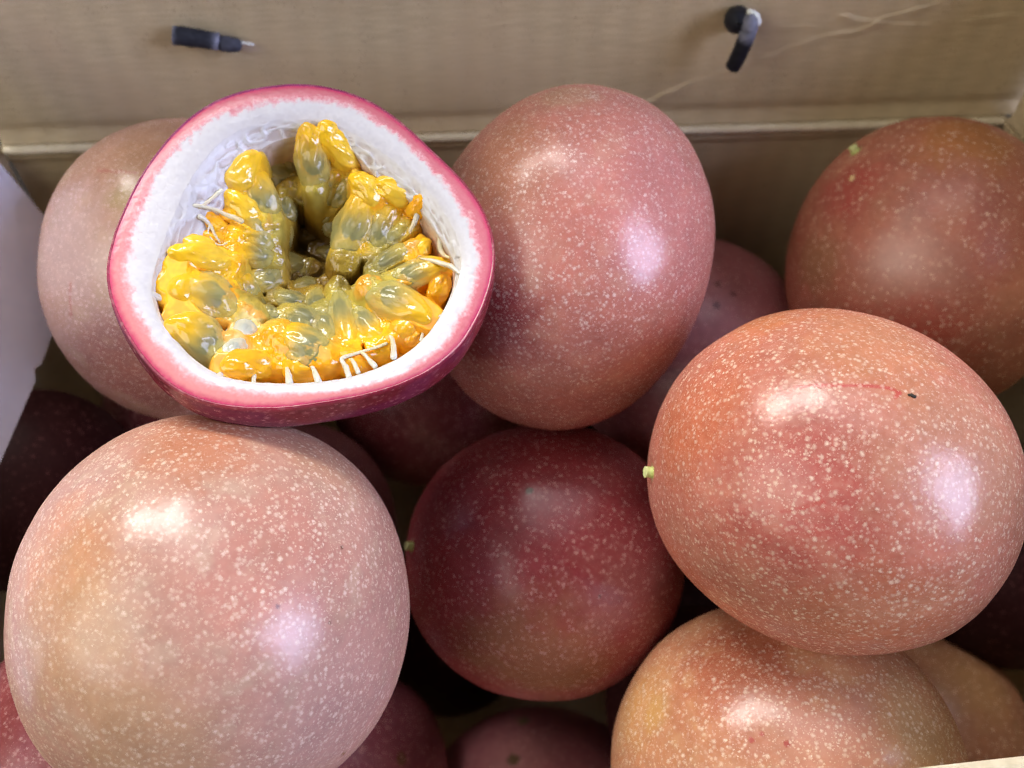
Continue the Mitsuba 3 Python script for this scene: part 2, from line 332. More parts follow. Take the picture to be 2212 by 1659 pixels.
# ------------------------------------------------------------------ whole fruits
# centre and half-axes in mm, axes, base colour, skin, seed, detail, colour blotches (x, y, z, radius, colour, strength), spots, scratches, stem, label
FRUITS = [
 ([-51.5, 66.3, 86.5], [33.1, 34.1, 35.5], [[0.96, 0.105, -0.26], [0.0, 0.927, 0.376], [0.28, -0.361, 0.89]], (0.43, 0.225, 0.165), 'skin_pale', 1, 7, [(-66.2, 61.5, 117.1, 9, (0.55, 0.235, 0.1), 0.65), (-62.7, 50.4, 115.1, 10, (0.45, 0.25, 0.12), 0.6), (-52.9, 37.5, 106.0, 12, (0.45, 0.26, 0.13), 0.65), (-48.6, 83.6, 116.3, 12, (0.43, 0.16, 0.08), 0.9), (-32.9, 59.3, 115.6, 13, (0.48, 0.18, 0.13), 0.6), (-25.7, 45.3, 94.7, 15, (0.5, 0.27, 0.22), 0.9), (-31.2, 83.0, 108.5, 8, (0.46, 0.24, 0.13), 0.6)] , [(-26.5, 66.7, 110.5, 0.3, (0.15, 0.06, 0.03)), (-27.3, 55.1, 109.0, 0.3, (0.2, 0.08, 0.05)), (-33.8, 55.3, 115.0, 0.3, (0.2, 0.1, 0.1)), (-27.4, 42.3, 86.2, 0.7, (0.3, 0.14, 0.06)), (-26.9, 45.0, 77.9, 0.7, (0.3, 0.14, 0.06))] , [], None, 'big pale pink passion fruit with cream speckles, in front of the cut half'),
 ([57.1, 88.0, 94.3], [32.7, 30.0, 33.5], [[0.883, -0.465, 0.061], [0.357, 0.751, 0.555], [-0.304, -0.469, 0.829]], (0.41, 0.13, 0.092), 'skin_pale', 2, 7, [(30.2, 88.9, 113.6, 10, (0.46, 0.12, 0.045), 0.6), (33.6, 71.4, 83.8, 12, (0.45, 0.11, 0.04), 0.65), (45.2, 70.0, 119.9, 13, (0.36, 0.07, 0.06), 0.8), (68.5, 76.3, 122.7, 15, (0.41, 0.18, 0.115), 0.9), (59.4, 97.3, 124.0, 13, (0.46, 0.18, 0.09), 0.8), (56.9, 57.4, 104.3, 12, (0.44, 0.14, 0.07), 0.7), (43.3, 107.5, 114.8, 9, (0.52, 0.17, 0.06), 0.7)] , [] , [[[44.2, 86.9, 124.6], [46.7, 86.6, 125.5], [50.6, 86.1, 126.3], [54.7, 85.8, 126.7], [57.5, 85.4, 126.7], [58.9, 84.7, 126.6], [58.0, 83.8, 126.6]], [[40.9, 69.6, 116.9], [43.3, 69.4, 118.4], [46.3, 69.6, 120.1]]], [24.7, 87.9, 96.9], 'orange and pink oval passion fruit with a thin red scratch and green stem stub'),
 ([11.6, 140.7, 94.6], [29.7, 35.6, 33.0], [[0.964, -0.228, -0.134], [0.258, 0.706, 0.659], [-0.055, -0.67, 0.74]], (0.46, 0.16, 0.12), 'skin_dense', 3, 7, [(-4.0, 114.1, 106.6, 10, (0.3, 0.04, 0.05), 0.9), (-2.2, 137.6, 123.8, 10, (0.42, 0.17, 0.1), 0.8), (11.0, 153.5, 126.8, 6, (0.48, 0.24, 0.15), 0.9), (27.5, 131.2, 121.7, 15, (0.48, 0.17, 0.145), 0.8), (8.3, 106.6, 94.6, 14, (0.4, 0.13, 0.11), 0.8), (18.8, 112.7, 76.8, 7, (0.35, 0.04, 0.06), 0.8)] , [] , [], None, 'tall rosy passion fruit densely speckled, touching the right side of the cut half'),
 ([7.4, 96.2, 42.7], [31.9, 30.8, 32.5], [[0.999, -0.014, 0.029], [0.0, 0.907, 0.421], [-0.032, -0.421, 0.907]], (0.25, 0.03, 0.038), 'skin_red', 4, 7, [(6.9, 67.5, 56.3, 15, (0.27, 0.095, 0.05), 0.95), (24.6, 78.4, 63.3, 11, (0.3, 0.08, 0.08), 0.8), (-10.2, 99.4, 69.2, 10, (0.22, 0.02, 0.035), 0.8)] , [(3.5, 96.2, 74.6, 0.9, (0.07, 0.04, 0.02)), (17.1, 77.1, 66.9, 0.35, (0.03, 0.02, 0.02))] , [], [-22.4, 93.9, 54.3], 'dark crimson passion fruit with a small brown spot, sunk between the lighter ones'),
 ([96.5, 154.3, 77.2], [31.2, 33.8, 33.5], [[0.923, -0.256, 0.287], [0.0, 0.746, 0.666], [-0.384, -0.615, 0.689]], (0.34, 0.105, 0.065), 'skin_brown', 5, 6, [(73.0, 157.4, 100.3, 8, (0.33, 0.05, 0.04), 0.8), (94.8, 160.8, 110.2, 10, (0.38, 0.14, 0.04), 0.9), (80.7, 134.4, 99.1, 10, (0.38, 0.18, 0.13), 0.8), (82.4, 124.5, 84.0, 12, (0.36, 0.06, 0.035), 0.8), (66.8, 147.1, 87.9, 7, (0.3, 0.14, 0.07), 0.8), (99.7, 136.7, 104.9, 9, (0.3, 0.09, 0.06), 0.8)] , [(73.9, 158.5, 101.0, 0.8, (0.65, 0.5, 0.25))] , [], [77.0, 169.0, 99.7], 'brownish red passion fruit in the back right corner of the box'),
 ([-72.4, 147.9, 82.5], [31.0, 33.5, 33.5], [[0.951, 0.204, -0.231], [0.0, 0.75, 0.662], [0.308, -0.63, 0.713]], (0.44, 0.235, 0.17), 'skin_dense', 6, 6, [(-69.8, 150.3, 115.8, 13, (0.45, 0.24, 0.14), 0.9), (-87.0, 132.4, 106.8, 13, (0.52, 0.34, 0.29), 0.9), (-75.5, 138.9, 114.3, 3.5, (0.36, 0.26, 0.08), 0.6), (-75.7, 115.1, 87.1, 12, (0.34, 0.12, 0.09), 0.9)] , [] , [[[-86.2, 127.2, 103.1], [-86.5, 124.9, 100.2], [-87.0, 123.4, 97.7]], [[-82.1, 146.8, 113.9], [-77.1, 145.1, 115.2], [-73.2, 144.3, 115.6]]], None, 'dull mauve brown passion fruit behind the cut half, beside the white card'),
 ([53.3, 48.5, 47.1], [33.8, 32.6, 34.5], [[0.969, -0.057, 0.241], [0.0, 0.973, 0.232], [-0.248, -0.225, 0.942]], (0.44, 0.19, 0.095), 'skin_pale', 7, 7, [(24.1, 57.6, 61.7, 8, (0.5, 0.25, 0.09), 0.9), (26.3, 54.2, 67.0, 3.5, (0.52, 0.31, 0.07), 0.35), (42.2, 58.4, 77.7, 13, (0.36, 0.1, 0.05), 0.95), (53.5, 44.7, 81.3, 11, (0.48, 0.21, 0.14), 0.9), (70.4, 47.5, 76.5, 9, (0.46, 0.26, 0.12), 0.9)] , [(40.5, 46.2, 79.0, 0.5, (0.35, 0.07, 0.05)), (46.0, 45.2, 80.6, 0.6, (0.35, 0.07, 0.05)), (42.2, 47.0, 79.7, 0.35, (0.35, 0.07, 0.05))] , [], None, 'tan orange passion fruit shaded by the scratched one above it, at the bottom right'),  # its red-brown top blotch holds the shadow of the scratched one as colour
 ([-86.0, 54.4, 34.2], [29.0, 29.4, 31.8], [[0.933, 0.088, -0.349], [-0.0, 0.97, 0.245], [0.36, -0.228, 0.904]], (0.2, 0.045, 0.05), 'skin_red', 8, 6, [(-92.5, 53.4, 64.3, 10, (0.22, 0.04, 0.04), 0.8)] , [] , [], None, 'dark red passion fruit in the lower left corner, left of the big pale one'),
 ([46.5, 155.0, 41.1], [30.7, 31.3, 31.5], [[0.984, -0.105, 0.141], [0.0, 0.803, 0.596], [-0.176, -0.587, 0.79]], (0.34, 0.115, 0.125), 'skin_red', 9, 6, [(53.4, 141.5, 68.6, 8, (0.42, 0.17, 0.19), 0.9)] , [(52.3, 150.9, 71.7, 0.9, (0.12, 0.02, 0.03)), (48.9, 153.5, 72.4, 0.9, (0.15, 0.03, 0.03)), (47.8, 147.4, 71.6, 0.9, (0.12, 0.02, 0.04))] , [], None, 'dusky mauve passion fruit low in the gap between the rosy and back right ones'),
 ([106.8, 70.9, -17.7], [29.2, 29.6, 32.0], [[0.933, -0.092, 0.348], [0.0, 0.967, 0.256], [-0.36, -0.239, 0.902]], (0.3, 0.12, 0.06), 'skin_brown', 10, 6, [(114.6, 77.5, 11.1, 9, (0.34, 0.17, 0.07), 0.9)] , [] , [], None, 'brown passion fruit low at the right wall, behind the tan orange one'),
 ([-44.6, 61.9, -14.3], [28.5, 27.4, 28.0], [[0.987, 0.037, -0.158], [0.0, 0.974, 0.228], [0.162, -0.225, 0.961]], (0.22, 0.05, 0.075), 'skin_red', 11, 6, [] , [(-26.5, 61.1, 7.2, 1.5, (0.12, 0.05, 0.02))] , [], None, 'purple passion fruit low at the bottom, right of the big pale one'),
 ([7.9, 55.8, -38.1], [32.6, 29.8, 32.0], [[1.0, -0.005, 0.027], [0.0, 0.982, 0.19], [-0.027, -0.19, 0.981]], (0.28, 0.085, 0.1), 'skin_red', 12, 6, [(2.8, 65.0, -8.4, 9, (0.36, 0.14, 0.14), 0.9)] , [(3.0, 76.4, -16.1, 1.6, (0.12, 0.12, 0.04)), (0.5, 64.9, -8.8, 1.6, (0.1, 0.06, 0.02))] , [], None, 'plum pink passion fruit at the bottom, under the dark crimson one'),
 ([-62.1, 116.9, 12.0], [31.2, 31.7, 32.0], [[0.974, 0.101, -0.205], [-0.0, 0.898, 0.441], [0.228, -0.429, 0.874]], (0.3, 0.115, 0.12), 'skin_red', 13, 6, [] , [] , [], None, 'dim mauve passion fruit peeping out right of the big pale one, under the cut half'),
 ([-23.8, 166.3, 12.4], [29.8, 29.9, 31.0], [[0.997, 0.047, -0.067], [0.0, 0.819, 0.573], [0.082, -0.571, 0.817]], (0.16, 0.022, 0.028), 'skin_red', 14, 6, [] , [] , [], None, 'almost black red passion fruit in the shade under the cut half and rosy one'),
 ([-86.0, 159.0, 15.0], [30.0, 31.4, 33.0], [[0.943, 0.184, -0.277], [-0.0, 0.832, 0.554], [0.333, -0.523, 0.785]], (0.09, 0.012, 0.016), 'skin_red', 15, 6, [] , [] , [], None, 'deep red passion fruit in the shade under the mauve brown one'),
]
BUMPS = {}   # fruit index: (x, y, z, radius, height) in mm
GAP_FILL = [(-98.4, 160.1, -46.0, 25.5, 'behind the nearly black one'), (-20.0, 112.0, -46.0, 24.5, 'left of the dark crimson one'), (17.9, 161.0, -46.0, 25.5, 'between the rosy and dark crimson ones'),
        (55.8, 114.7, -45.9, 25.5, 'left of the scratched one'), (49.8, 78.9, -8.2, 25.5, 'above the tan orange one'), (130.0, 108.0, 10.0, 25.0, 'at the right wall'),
        (-118.0, 118.0, 35.0, 25.0, 'below the white card')]     # fillers added to blacken the gaps, centres and radius in mm


CRUMB_AT, i_scratched = [], 'passion_fruit_001'


def whole_fruit(key, spec, bumps=()):
    c, abc, B, base, material, seed, sub, blots, spots, lines, stem, label = spec
    s = np.array(trimesh.creation.icosphere(sub).vertices)
    F = np.array(trimesh.creation.icosphere(sub).faces)
    B = np.array(B)
    sq = (np.abs(s) ** 2.07).sum(1) ** (-1 / 2.07)                     # a little fuller than an ellipsoid
    r = sq + 0.068 * (fbm(s * 1.15 + seed * 3.7, 2, seed) - 0.5) + 0.010 * (fbm(s * 4 + seed, 2, seed + 5) - 0.5)
    P0 = np.array(c) + (s * np.array(abc)) @ B                      # mm
    P = np.array(c) + (s * r[:, None] * np.array(abc)) @ B
    for (x, y, z, rad, h) in bumps:
        d = np.linalg.norm(P - [x, y, z], axis=1)
        P = P + ((s @ B) * (h * np.exp(-(d / rad) ** 2))[:, None])
    big, mid, fine = fbm(P / 9.0 + seed, 3, seed + 1), fbm(P / 4.0, 3, seed + 2), fbm(P / 1.3, 2, seed + 3)
    col = np.array(base)[None] * (0.80 + 0.40 * big)[:, None]
    col = lerp(col, col * [1.12, 1.45, 1.35], (0.5 * sstep(0.5, 0.75, mid))[:, None])
    for (x, y, z, rad, bc, st) in blots:
        d = np.linalg.norm(P0 - [x, y, z], axis=1) + (mid - 0.5) * rad * 1.0 + (big - 0.5) * rad
        col = lerp(col, np.array(bc)[None] * (0.85 + 0.3 * big)[:, None], (st * sstep(1.45, 0.35, d / rad))[:, None])
    col = col * (0.90 + 0.20 * fine)[:, None]
    for (x, y, z, rad, bc) in spots:
        d = np.linalg.norm(P0 - [x, y, z], axis=1) + (fine - 0.5) * rad
        col = lerp(col, bc, sstep(1.25, 0.7, d / rad)[:, None])
    for pts in lines:
        pts = np.array(pts)
        for p, q in zip(pts[:-1], pts[1:]):
            v = q - p
            u = np.clip(((P0 - p) @ v) / (v @ v), 0, 1)
            d = np.linalg.norm(P0 - p - u[:, None] * v, axis=1)
            w = sstep(0.5, 0.12, d + (fine - 0.5) * 0.3)
            col = lerp(col, (0.40, 0.06, 0.045), ((0.9 if i_scratched == key else 0.45) * w)[:, None])
    if stem is not None:                                             # the stub: a short green peg in a small dimple
        st = P[np.argmin(np.linalg.norm(P0 - np.array(stem), axis=1))]
        d0 = ((st - np.array(c)) @ B.T) / np.array(abc) ** 2 @ B
        d0 /= np.linalg.norm(d0)
        d = np.linalg.norm(P - st, axis=1)
        P = P - d0 * (0.7 * np.exp(-(d / 2.2) ** 2))[:, None]
        col = lerp(col, (0.45, 0.40, 0.22), (0.7 * sstep(2.2, 0.8, d))[:, None])
    put(key + '__peel' if stem is not None else key, (P * 1e-3, F), material, smooth=True, color=np.clip(col, 0.005, 0.9))
    if stem is not None:
        v, f, t = tube(np.array([st - d0 * 1.2, st + d0 * 0.1, st + d0 * 0.9 + [0, 0, 0.1]]) * 1e-3, np.array([1.15, 0.95, 1.05]) * 1e-3, 14, 5, caps='cut')
        v = v + 0.0002 * (fbm(v * 1500, 2, 3)[:, None] - 0.5)
        put(key + '__stem_stub', (v, f), 'stem_green', smooth=40, color=lerp((0.42, 0.50, 0.13), (0.62, 0.66, 0.30), t[:, None] * (0.5 + fbm(v * 2000, 2, 1)[:, None])))
        labels[key + '__stem_stub'] = {'label': 'pale green stem stub'}
    if i_scratched == key:                                           # where the crumb lies
        CRUMB_AT.extend(P[np.argmin(np.linalg.norm(P0 - [60.7, 84.2, 126.3], axis=1))])
    labels[key] = {'label': label, 'category': 'passion fruit', 'group': 'whole passion fruits piled in the box'}


for k, (x, y, z, r, where) in enumerate(GAP_FILL):
    FRUITS.append(([x, y, z], [r, r, r], np.eye(3), (.028, .007, .008), 'skin_gap_black', 30 + k, 4, [], [], [], None, 'near-black filler passion fruit added to darken the gap ' + where))
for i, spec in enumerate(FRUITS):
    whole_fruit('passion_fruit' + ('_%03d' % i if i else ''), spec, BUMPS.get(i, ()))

cr = np.array(CRUMB_AT)
v, f, _ = tube((cr + np.array([(-0.5, 0.0, 0.05), (0, -0.05, 0.1), (0.5, -0.2, 0.0)])) * 1e-3, np.array([0.22, 0.32, 0.25]) * 1e-3, 8, 4)
put('crumb', (v + 0.0002 * (fbm(v * 3000, 2, 1)[:, None] - 0.5), f), 'dark_crumb')
labels['crumb'] = {'label': 'tiny black crumb on the scratched orange-pink passion fruit', 'category': 'crumb'}

# ------------------------------------------------------------------ the cut half
OUT = [32.3, 32.4, 32.1, 31.4, 30.6, 30.0, 29.6, 29.9, 30.5, 31.5, 32.1, 32.5, 33.0, 32.9, 32.9, 32.9, 32.9, 32.5, 31.6, 31.0, 30.5, 30.1, 30.1, 30.2, 30.7, 31.3, 31.6, 31.5, 31.3, 31.1, 31.3, 31.3, 31.0, 30.1, 29.3, 28.4, 27.8, 27.3, 27.3, 27.6, 28.2, 28.9, 29.8, 30.5, 31.2, 31.3, 31.6, 32.1]
PW = [29.1, 28.9, 28.5, 27.6, 27.0, 26.7, 26.6, 26.8, 27.2, 27.8, 28.9, 29.5, 29.7, 29.1, 29.0, 29.2, 29.2, 29.1, 28.8, 28.3, 27.9, 27.5, 27.3, 27.2, 27.3, 28.0, 28.1, 28.0, 27.8, 27.6, 27.7, 27.9, 27.4, 26.7, 25.9, 25.5, 25.2, 25.3, 25.4, 25.7, 26.4, 27.1, 27.8, 28.2, 28.5, 28.5, 28.6, 29.0]
INN = [26.7, 26.4, 25.6, 25.0, 24.4, 24.0, 23.6, 23.5, 23.6, 24.2, 24.9, 25.3, 25.6, 25.9, 26.2, 26.1, 25.8, 25.3, 24.3, 23.6, 23.0, 22.6, 22.2, 22.4, 22.7, 23.4, 24.6, 25.5, 25.6, 25.6, 25.7, 25.8, 25.8, 25.3, 24.4, 24.0, 23.5, 23.5, 23.6, 23.9, 24.1, 24.6, 25.1, 25.4, 25.7, 25.8, 26.0, 26.5]
ARILS = [(-0.4, 24.0, 0.25, 0.4, 17.2, 8.0, 5.0, 'm'), (1.3, 23.9, 0.5, 7.8, 21.1, 6.0, 4.8, 'y'), (2.1, 24.0, 0.25, 4.1, 23.2, 4.0, 4.1, 'y'), (4.6, 21.5, 7.0, 0.9, 15.8, 11.0, 4.5, 'm'), (-3.2, 17.8, 11.0, 1.1, 16.9, 12.0, 4.1, 'g'), (7.5, 20.0, 8.0, 3.2, 15.7, 12.0, 4.1, 'g'), (4.0, 15.7, 12.0, 1.6, 13.9, 14.0, 3.0, 'g'), (-9.0, 22.3, 10.0, -4.8, 21.2, 13.0, 4.8, 'g'), (-5.5, 24.5, 9.0, -5.5, 22.3, 11.0, 2.6, 'g'), (-10.7, 19.4, 3.5, -13.0, 14.1, 4.5, 4.8, 'y'), (-10.6, 16.9, 4.5, -7.2, 10.0, 8.0, 4.8, 'm'), (-14.1, 12.6, 5.0, -9.1, 8.9, 7.0, 4.5, 'y'), (-13.2, 9.7, 6.0, -7.3, 7.0, 9.0, 4.8, 'm'), (-5.2, 16.9, 12.0, -5.4, 13.3, 13.0, 3.7, 'g'), (-5.0, 12.4, 13.0, -5.9, 7.1, 15.0, 3.3, 'g'), (-12.3, 3.1, 7.0, -6.3, 3.0, 10.0, 4.1, 'm'), (-11.3, 5.6, 6.0, -6.7, 4.9, 9.0, 3.7, 'm'), (-21.1, -1.3, 1.2, -13.0, -0.4, 6.0, 4.5, 'y'), (-19.3, 1.8, 3.5, -16.3, 1.3, 5.0, 3.5, 'y'), (-9.6, -2.1, 10.0, -5.9, 0.4, 12.0, 4.1, 'g'), (-11.2, -2.3, 8.0, -9.5, -4.2, 10.0, 3.7, 'm'), (-20.7, -6.9, 2.75, -11.2, -8.9, 7.0, 7.4, 'm'), (-18.5, -13.6, 1.2, -12.9, -17.5, 4.5, 6.3, 'm'), (-13.1, -3.3, 6.0, -11.7, -8.9, 8.0, 4.1, 'y'), (-10.7, -18.2, 4.5, -8.4, -10.4, 7.0, 4.8, 'p'), (-10.3, -21.2, 2.5, -10.3, -15.7, 3.5, 3.4, 'p'), (-10.7, -21.0, 1.2, -4.8, -18.9, 5.0, 4.8, 'o'), (-7.0, -14.3, 6.0, -3.7, -18.8, 5.0, 4.5, 'o'), (-2.6, -14.3, 4.5, 3.8, -17.9, 3.5, 6.3, 'm'), (-2.3, -7.9, 9.0, 1.2, -9.8, 8.0, 4.1, 'g'), (4.8, -14.9, 6.0, 2.9, -7.7, 9.0, 3.9, 'g'), (0.5, -14.3, 6.0, -1.5, -8.9, 8.5, 3.9, 'g'), (8.3, -15.5, 5.0, 5.6, -3.3, 10.0, 4.1, 'm'), (13.4, -14.4, 5.0, 9.6, -6.0, 9.0, 4.8, 'm'), (21.1, -10.1, 1.2, 12.2, -4.3, 6.0, 5.6, 'm'), (23.9, 0.7, 4.0, 15.5, -1.6, 7.0, 4.3, 'm'), (23.8, -1.6, 5.0, 22.8, -4.5, 6.0, 3.3, 'o'), (17.9, 4.5, 6.0, 12.1, 1.6, 9.0, 3.3, 'g'), (10.1, 14.5, 6.0, 6.5, 4.7, 10.0, 6.0, 'm'), (14.8, 14.4, 6.0, 11.1, 6.1, 10.0, 4.8, 'm'), (8.7, 16.4, 4.5, 11.1, 14.2, 5.0, 4.3, 'y'), (12.8, 15.8, 4.0, 16.3, 14.6, 4.5, 4.3, 'y'), (17.4, 9.4, 7.0, 12.8, 6.2, 10.0, 3.7, 'g'), (19.8, -10.1, 3.0, 16.0, -12.9, 3.5, 3.5, 'o'), (9.7, 5.9, 10.5, 6.1, 6.8, 11.5, 4.1, 'y'), (-0.4, 4.9, 17.0, -2.7, 3.0, 18.0, 3.7, 'd'), (0.8, 9.6, 19.0, 4.6, 8.0, 19.0, 3.2, 'd'), (-5.3, 4.1, 15.0, -2.8, 5.6, 17.0, 3.7, 'd'), (1.2, -2.6, 13.0, 2.6, -6.0, 11.0, 4.1, 'g'), (-4.8, -3.8, 12.0, -2.1, -4.7, 12.0, 3.7, 'g'), (6.5, 3.9, 16.0, 10.2, 2.5, 14.0, 3.3, 'd'), (3.5, 1.1, 16.0, 6.5, -1.9, 13.0, 3.3, 'd'), (-7.2, -8.0, 9.5, -4.9, -8.9, 9.0, 3.3, 'g'), (-9.4, -5.2, 10.5, -7.7, -5.7, 12.0, 3.3, 'd'), (-1.2, 13.3, 21.0, 1.2, 14.8, 20.0, 3.7, 'd'), (4.9, 12.0, 16.0, 3.2, 13.2, 15.0, 3.3, 'g'), (9.0, -2.6, 11.0, 11.2, -1.2, 10.0, 3.3, 'g'), (-2.1, -1.0, 14.0, 0.1, 0.4, 15.0, 3.3, 'd'), (15.4, -9.9, 6.0, 13.4, -7.5, 8.0, 3.7, 'y'), (-17.7, -2.1, 5.0, -13.9, -2.2, 6.0, 3.3, 'y'), (19.8, 12.3, 1.75, 18.1, 11.1, 6.0, 3.0, 'o'), (20.2, 6.0, 6.0, 18.8, 2.9, 7.0, 3.0, 'y'), (-17.6, 7.7, 4.5, -14.6, 5.3, 6.0, 3.0, 'o'), (-17.7, 4.6, 5.0, -14.5, 3.7, 6.0, 2.6, 'o'), (3.5, -19.6, 4.0, -0.7, -19.4, 4.0, 4.1, 'o'), (9.9, -18.2, 4.0, 6.3, -17.8, 4.5, 4.1, 'o'), (18.4, -13.4, 4.0, 20.6, -11.3, 4.0, 3.3, 'o')]
STRANDS = [[(-20.7, 7.9, 1.5, 0.43), (-17.3, 8.3, 2.5, 0.32), (-14.5, 8.0, 3.5, 0.35), (-11.2, 6.8, 4.0, 0.58)], [(-18.0, 6.4, 2.5, 0.43), (-16.5, 5.8, 3.5, 0.32), (-15.5, 4.2, 4.0, 0.26), (-14.5, 2.7, 4.5, 0.15)], [(-16.3, 5.6, 3.5, 0.17), (-16.4, 4.0, 4.0, 0.15), (-14.9, 2.4, 4.5, 0.15), (-13.4, 2.7, 4.5, 0.15)], [(-23.6, -9.1, 1.0, 0.58), (-21.8, -9.5, 2.5, 0.41), (-20.0, -10.4, 3.0, 0.38), (-18.3, -11.6, 3.5, 0.49)], [(-22.4, -6.2, 2.0, 0.43), (-21.3, -4.3, 2.5, 0.52), (-18.3, -4.1, 3.0, 0.58), (-15.3, -3.2, 4.0, 0.38)], [(-19.4, -0.9, 3.5, 0.2), (-17.3, -1.1, 4.0, 0.35), (-15.7, -2.4, 4.0, 0.49), (-14.3, -3.1, 4.5, 0.29)], [(26.5, -2.5, 0.5, 0.35), (24.7, -0.7, 1.5, 0.52), (22.4, 0.5, 2.5, 0.43), (19.8, 1.5, 3.5, 0.2)], [(23.5, 8.8, 2.0, 0.73), (23.1, 6.3, 3.0, 0.49), (23.2, 3.2, 3.5, 0.43), (24.7, 1.7, 3.0, 0.23)], [(18.7, 13.0, 3.0, 0.73), (18.8, 10.0, 4.0, 0.58), (17.9, 7.9, 5.0, 0.35), (17.8, 7.3, 5.5, 0.15)], [(4.0, -23.1, 0.5, 0.58), (3.1, -20.9, 1.5, 0.41), (2.3, -18.7, 2.5, 0.35)], [(-0.5, -23.5, 0.5, 0.61), (-1.0, -21.7, 1.5, 0.49), (-1.3, -20.4, 2.0, 0.29)], [(8.8, -22.0, 0.5, 0.49), (7.9, -19.6, 1.5, 0.38), (7.5, -18.3, 2.0, 0.38), (10.6, -16.8, 2.5, 0.29), (14.5, -15.0, 3.0, 0.29)], [(10.3, -21.0, 1.0, 0.41), (9.3, -18.9, 2.0, 0.35), (8.9, -18.1, 2.3, 0.2)], [(12.9, -19.9, 1.0, 0.46), (11.4, -17.9, 2.0, 0.35), (10.2, -16.8, 2.5, 0.2)], [(15.8, -18.4, 0.5, 0.58), (15.7, -15.5, 2.0, 0.41), (15.1, -13.3, 2.8, 0.38)], [(20.2, -14.7, 1.5, 0.29), (20.6, -12.3, 2.5, 0.23), (20.4, -10.9, 3.0, 0.15)], [(-6.2, -23.6, 1.0, 0.43), (-6.4, -22.0, 2.0, 0.35), (-6.5, -21.2, 2.3, 0.2)], [(23.4, -10.2, 1.0, 0.23), (22.3, -10.2, 2.0, 0.17), (21.1, -9.8, 3.0, 0.15)], [(-11.7, -22.8, 0.8, 0.52), (-11.2, -21.2, 2.0, 0.38), (-10.9, -19.6, 2.8, 0.23)], [(-12.5, 20.1, 2.0, 0.32), (-9.0, 22.4, 3.0, 0.2), (-6.1, 23.6, 3.5, 0.12), (-3.5, 24.5, 3.5, 0.17)], [(2.6, 25.7, 2.0, 0.32), (5.8, 24.3, 3.0, 0.23), (7.8, 22.2, 4.0, 0.23), (10.3, 19.0, 4.5, 0.32)], [(-14.8, 12.2, 3.0, 0.38), (-16.8, 9.9, 3.0, 0.29), (-18.7, 7.8, 2.5, 0.38)]]
BED = [(-9.0, 28.0, 13), (-11.7, 25.0, 11), (-16.3, 19.6, 8), (-18.1, 16.1, 7), (-15.4, -19.0, 8), (-0.4, -20.8, 6), (24.8, -3.0, 9), (25.5, 1.7, 9), (-1.9, 16.2, 23), (-2.7, 10.9, 22), (0.4, 16.5, 18), (20.0, 14.2, 8), (13.8, 21.5, 8), (8.5, 23.2, 7), (-5.8, 27.2, 10), (-22.0, -13.9, 6), (-23.4, -10.1, 4), (-19.1, 9.3, 6), (-19.8, 5.8, 6), (-7.0, -22.0, 5), (8.8, -18.8, 5.5), (16.0, -14.9, 5.5), (20.7, -12.3, 5.5), (23.3, 9.0, 8), (24.6, 5.6, 8)]

# local frame of the cut half: (u, v) in the plane of the cut, d = depth below it, in millimetres
HC, HN = np.array([-0.03502, 0.11305, 0.12773]), np.array([0.1270, -0.2647, 0.9559])
HU, HV = np.array([0.9919, 0.0339, -0.1224]), np.array([0.0, 0.9637, 0.2668])
HN = HN / np.linalg.norm(HN)
HU = HU - HN * (HU @ HN); HU /= np.linalg.norm(HU)
HV = np.cross(HN, HU)


def W(u, v, d):
    return HC + 1e-3 * (np.asarray(u)[..., None] * HU + np.asarray(v)[..., None] * HV - np.asarray(d)[..., None] * HN)


def ring_of(values):
    a = np.radians(np.arange(0, 367.5, 7.5))
    v = np.array(values)
    v = (np.roll(v, 1) + 2 * v + np.roll(v, -1)) / 4
    return CubicSpline(a, np.r_[v, v[0]], bc_type='periodic')


R_OUT, R_PW, R_IN = ring_of(OUT), ring_of(PW), ring_of(INN)
NT = 1440
TH = np.arange(NT) / NT * 2 * np.pi
ro = R_OUT(TH) + 0.12 * (fbm(np.stack([np.cos(TH) * 14, np.sin(TH) * 14, TH * 0], 1), 3, 2) - 0.5)
cs, sn = np.cos(TH), np.sin(TH)


def bell(deg, centre, width):
    d = (deg - centre + 180) % 360 - 180
    return np.exp(-(d / width) ** 2)


# --- peel: the outer bowl with its thin cut lip
rows = [(ro - 0.42, -0.02), (ro - 0.20, -0.16), (ro - 0.04, -0.10), (ro + 0.05, 0.12), (ro + 0.14, 0.5)]
for k in range(1, 61):
    t = k / 60 * math.pi / 2
    rows.append(((ro + 1.3 * math.sin(min(1, k / 12) * math.pi / 2)) * max(math.cos(t), 0) ** 0.80 + 1e-4, 0.5 + 28.5 * math.sin(t)))
V = np.array([W(r * cs, r * sn, np.full(NT, float(d))) for r, d in rows])
deep = np.array([float(d) for _, d in rows])
P = V.reshape(-1, 3)
P = P + (HU * 0)[None]
b1, b2 = fbm(P * 130, 3, 41), fbm(P * 500, 3, 42)
col = lerp((0.11, 0.005, 0.010), (0.18, 0.014, 0.024), b1[:, None]) * (0.75 + 0.5 * b2[:, None])
col = lerp(col, (0.16, 0.03, 0.13), (0.25 * sstep(0.45, 0.65, fbm(P * 90, 2, 44)))[:, None])
lipw = np.repeat(sstep(1.2, 0.0, deep), NT)[:, None]
tw = np.tile(bell(np.degrees(TH), 110, 55) * 0.8, len(rows))[:, None]
col = lerp(col, lerp((0.28, 0.016, 0.045), (0.26, 0.035, 0.14), tw) * (0.7 + 0.6 * b2[:, None]), lipw * 0.85)
put('passion_fruit_half__peel', (P, grid_faces(len(rows), NT, True)[:, ::-1]), 'skin_cut', smooth=True, color=np.clip(col, 0.004, 0.9))

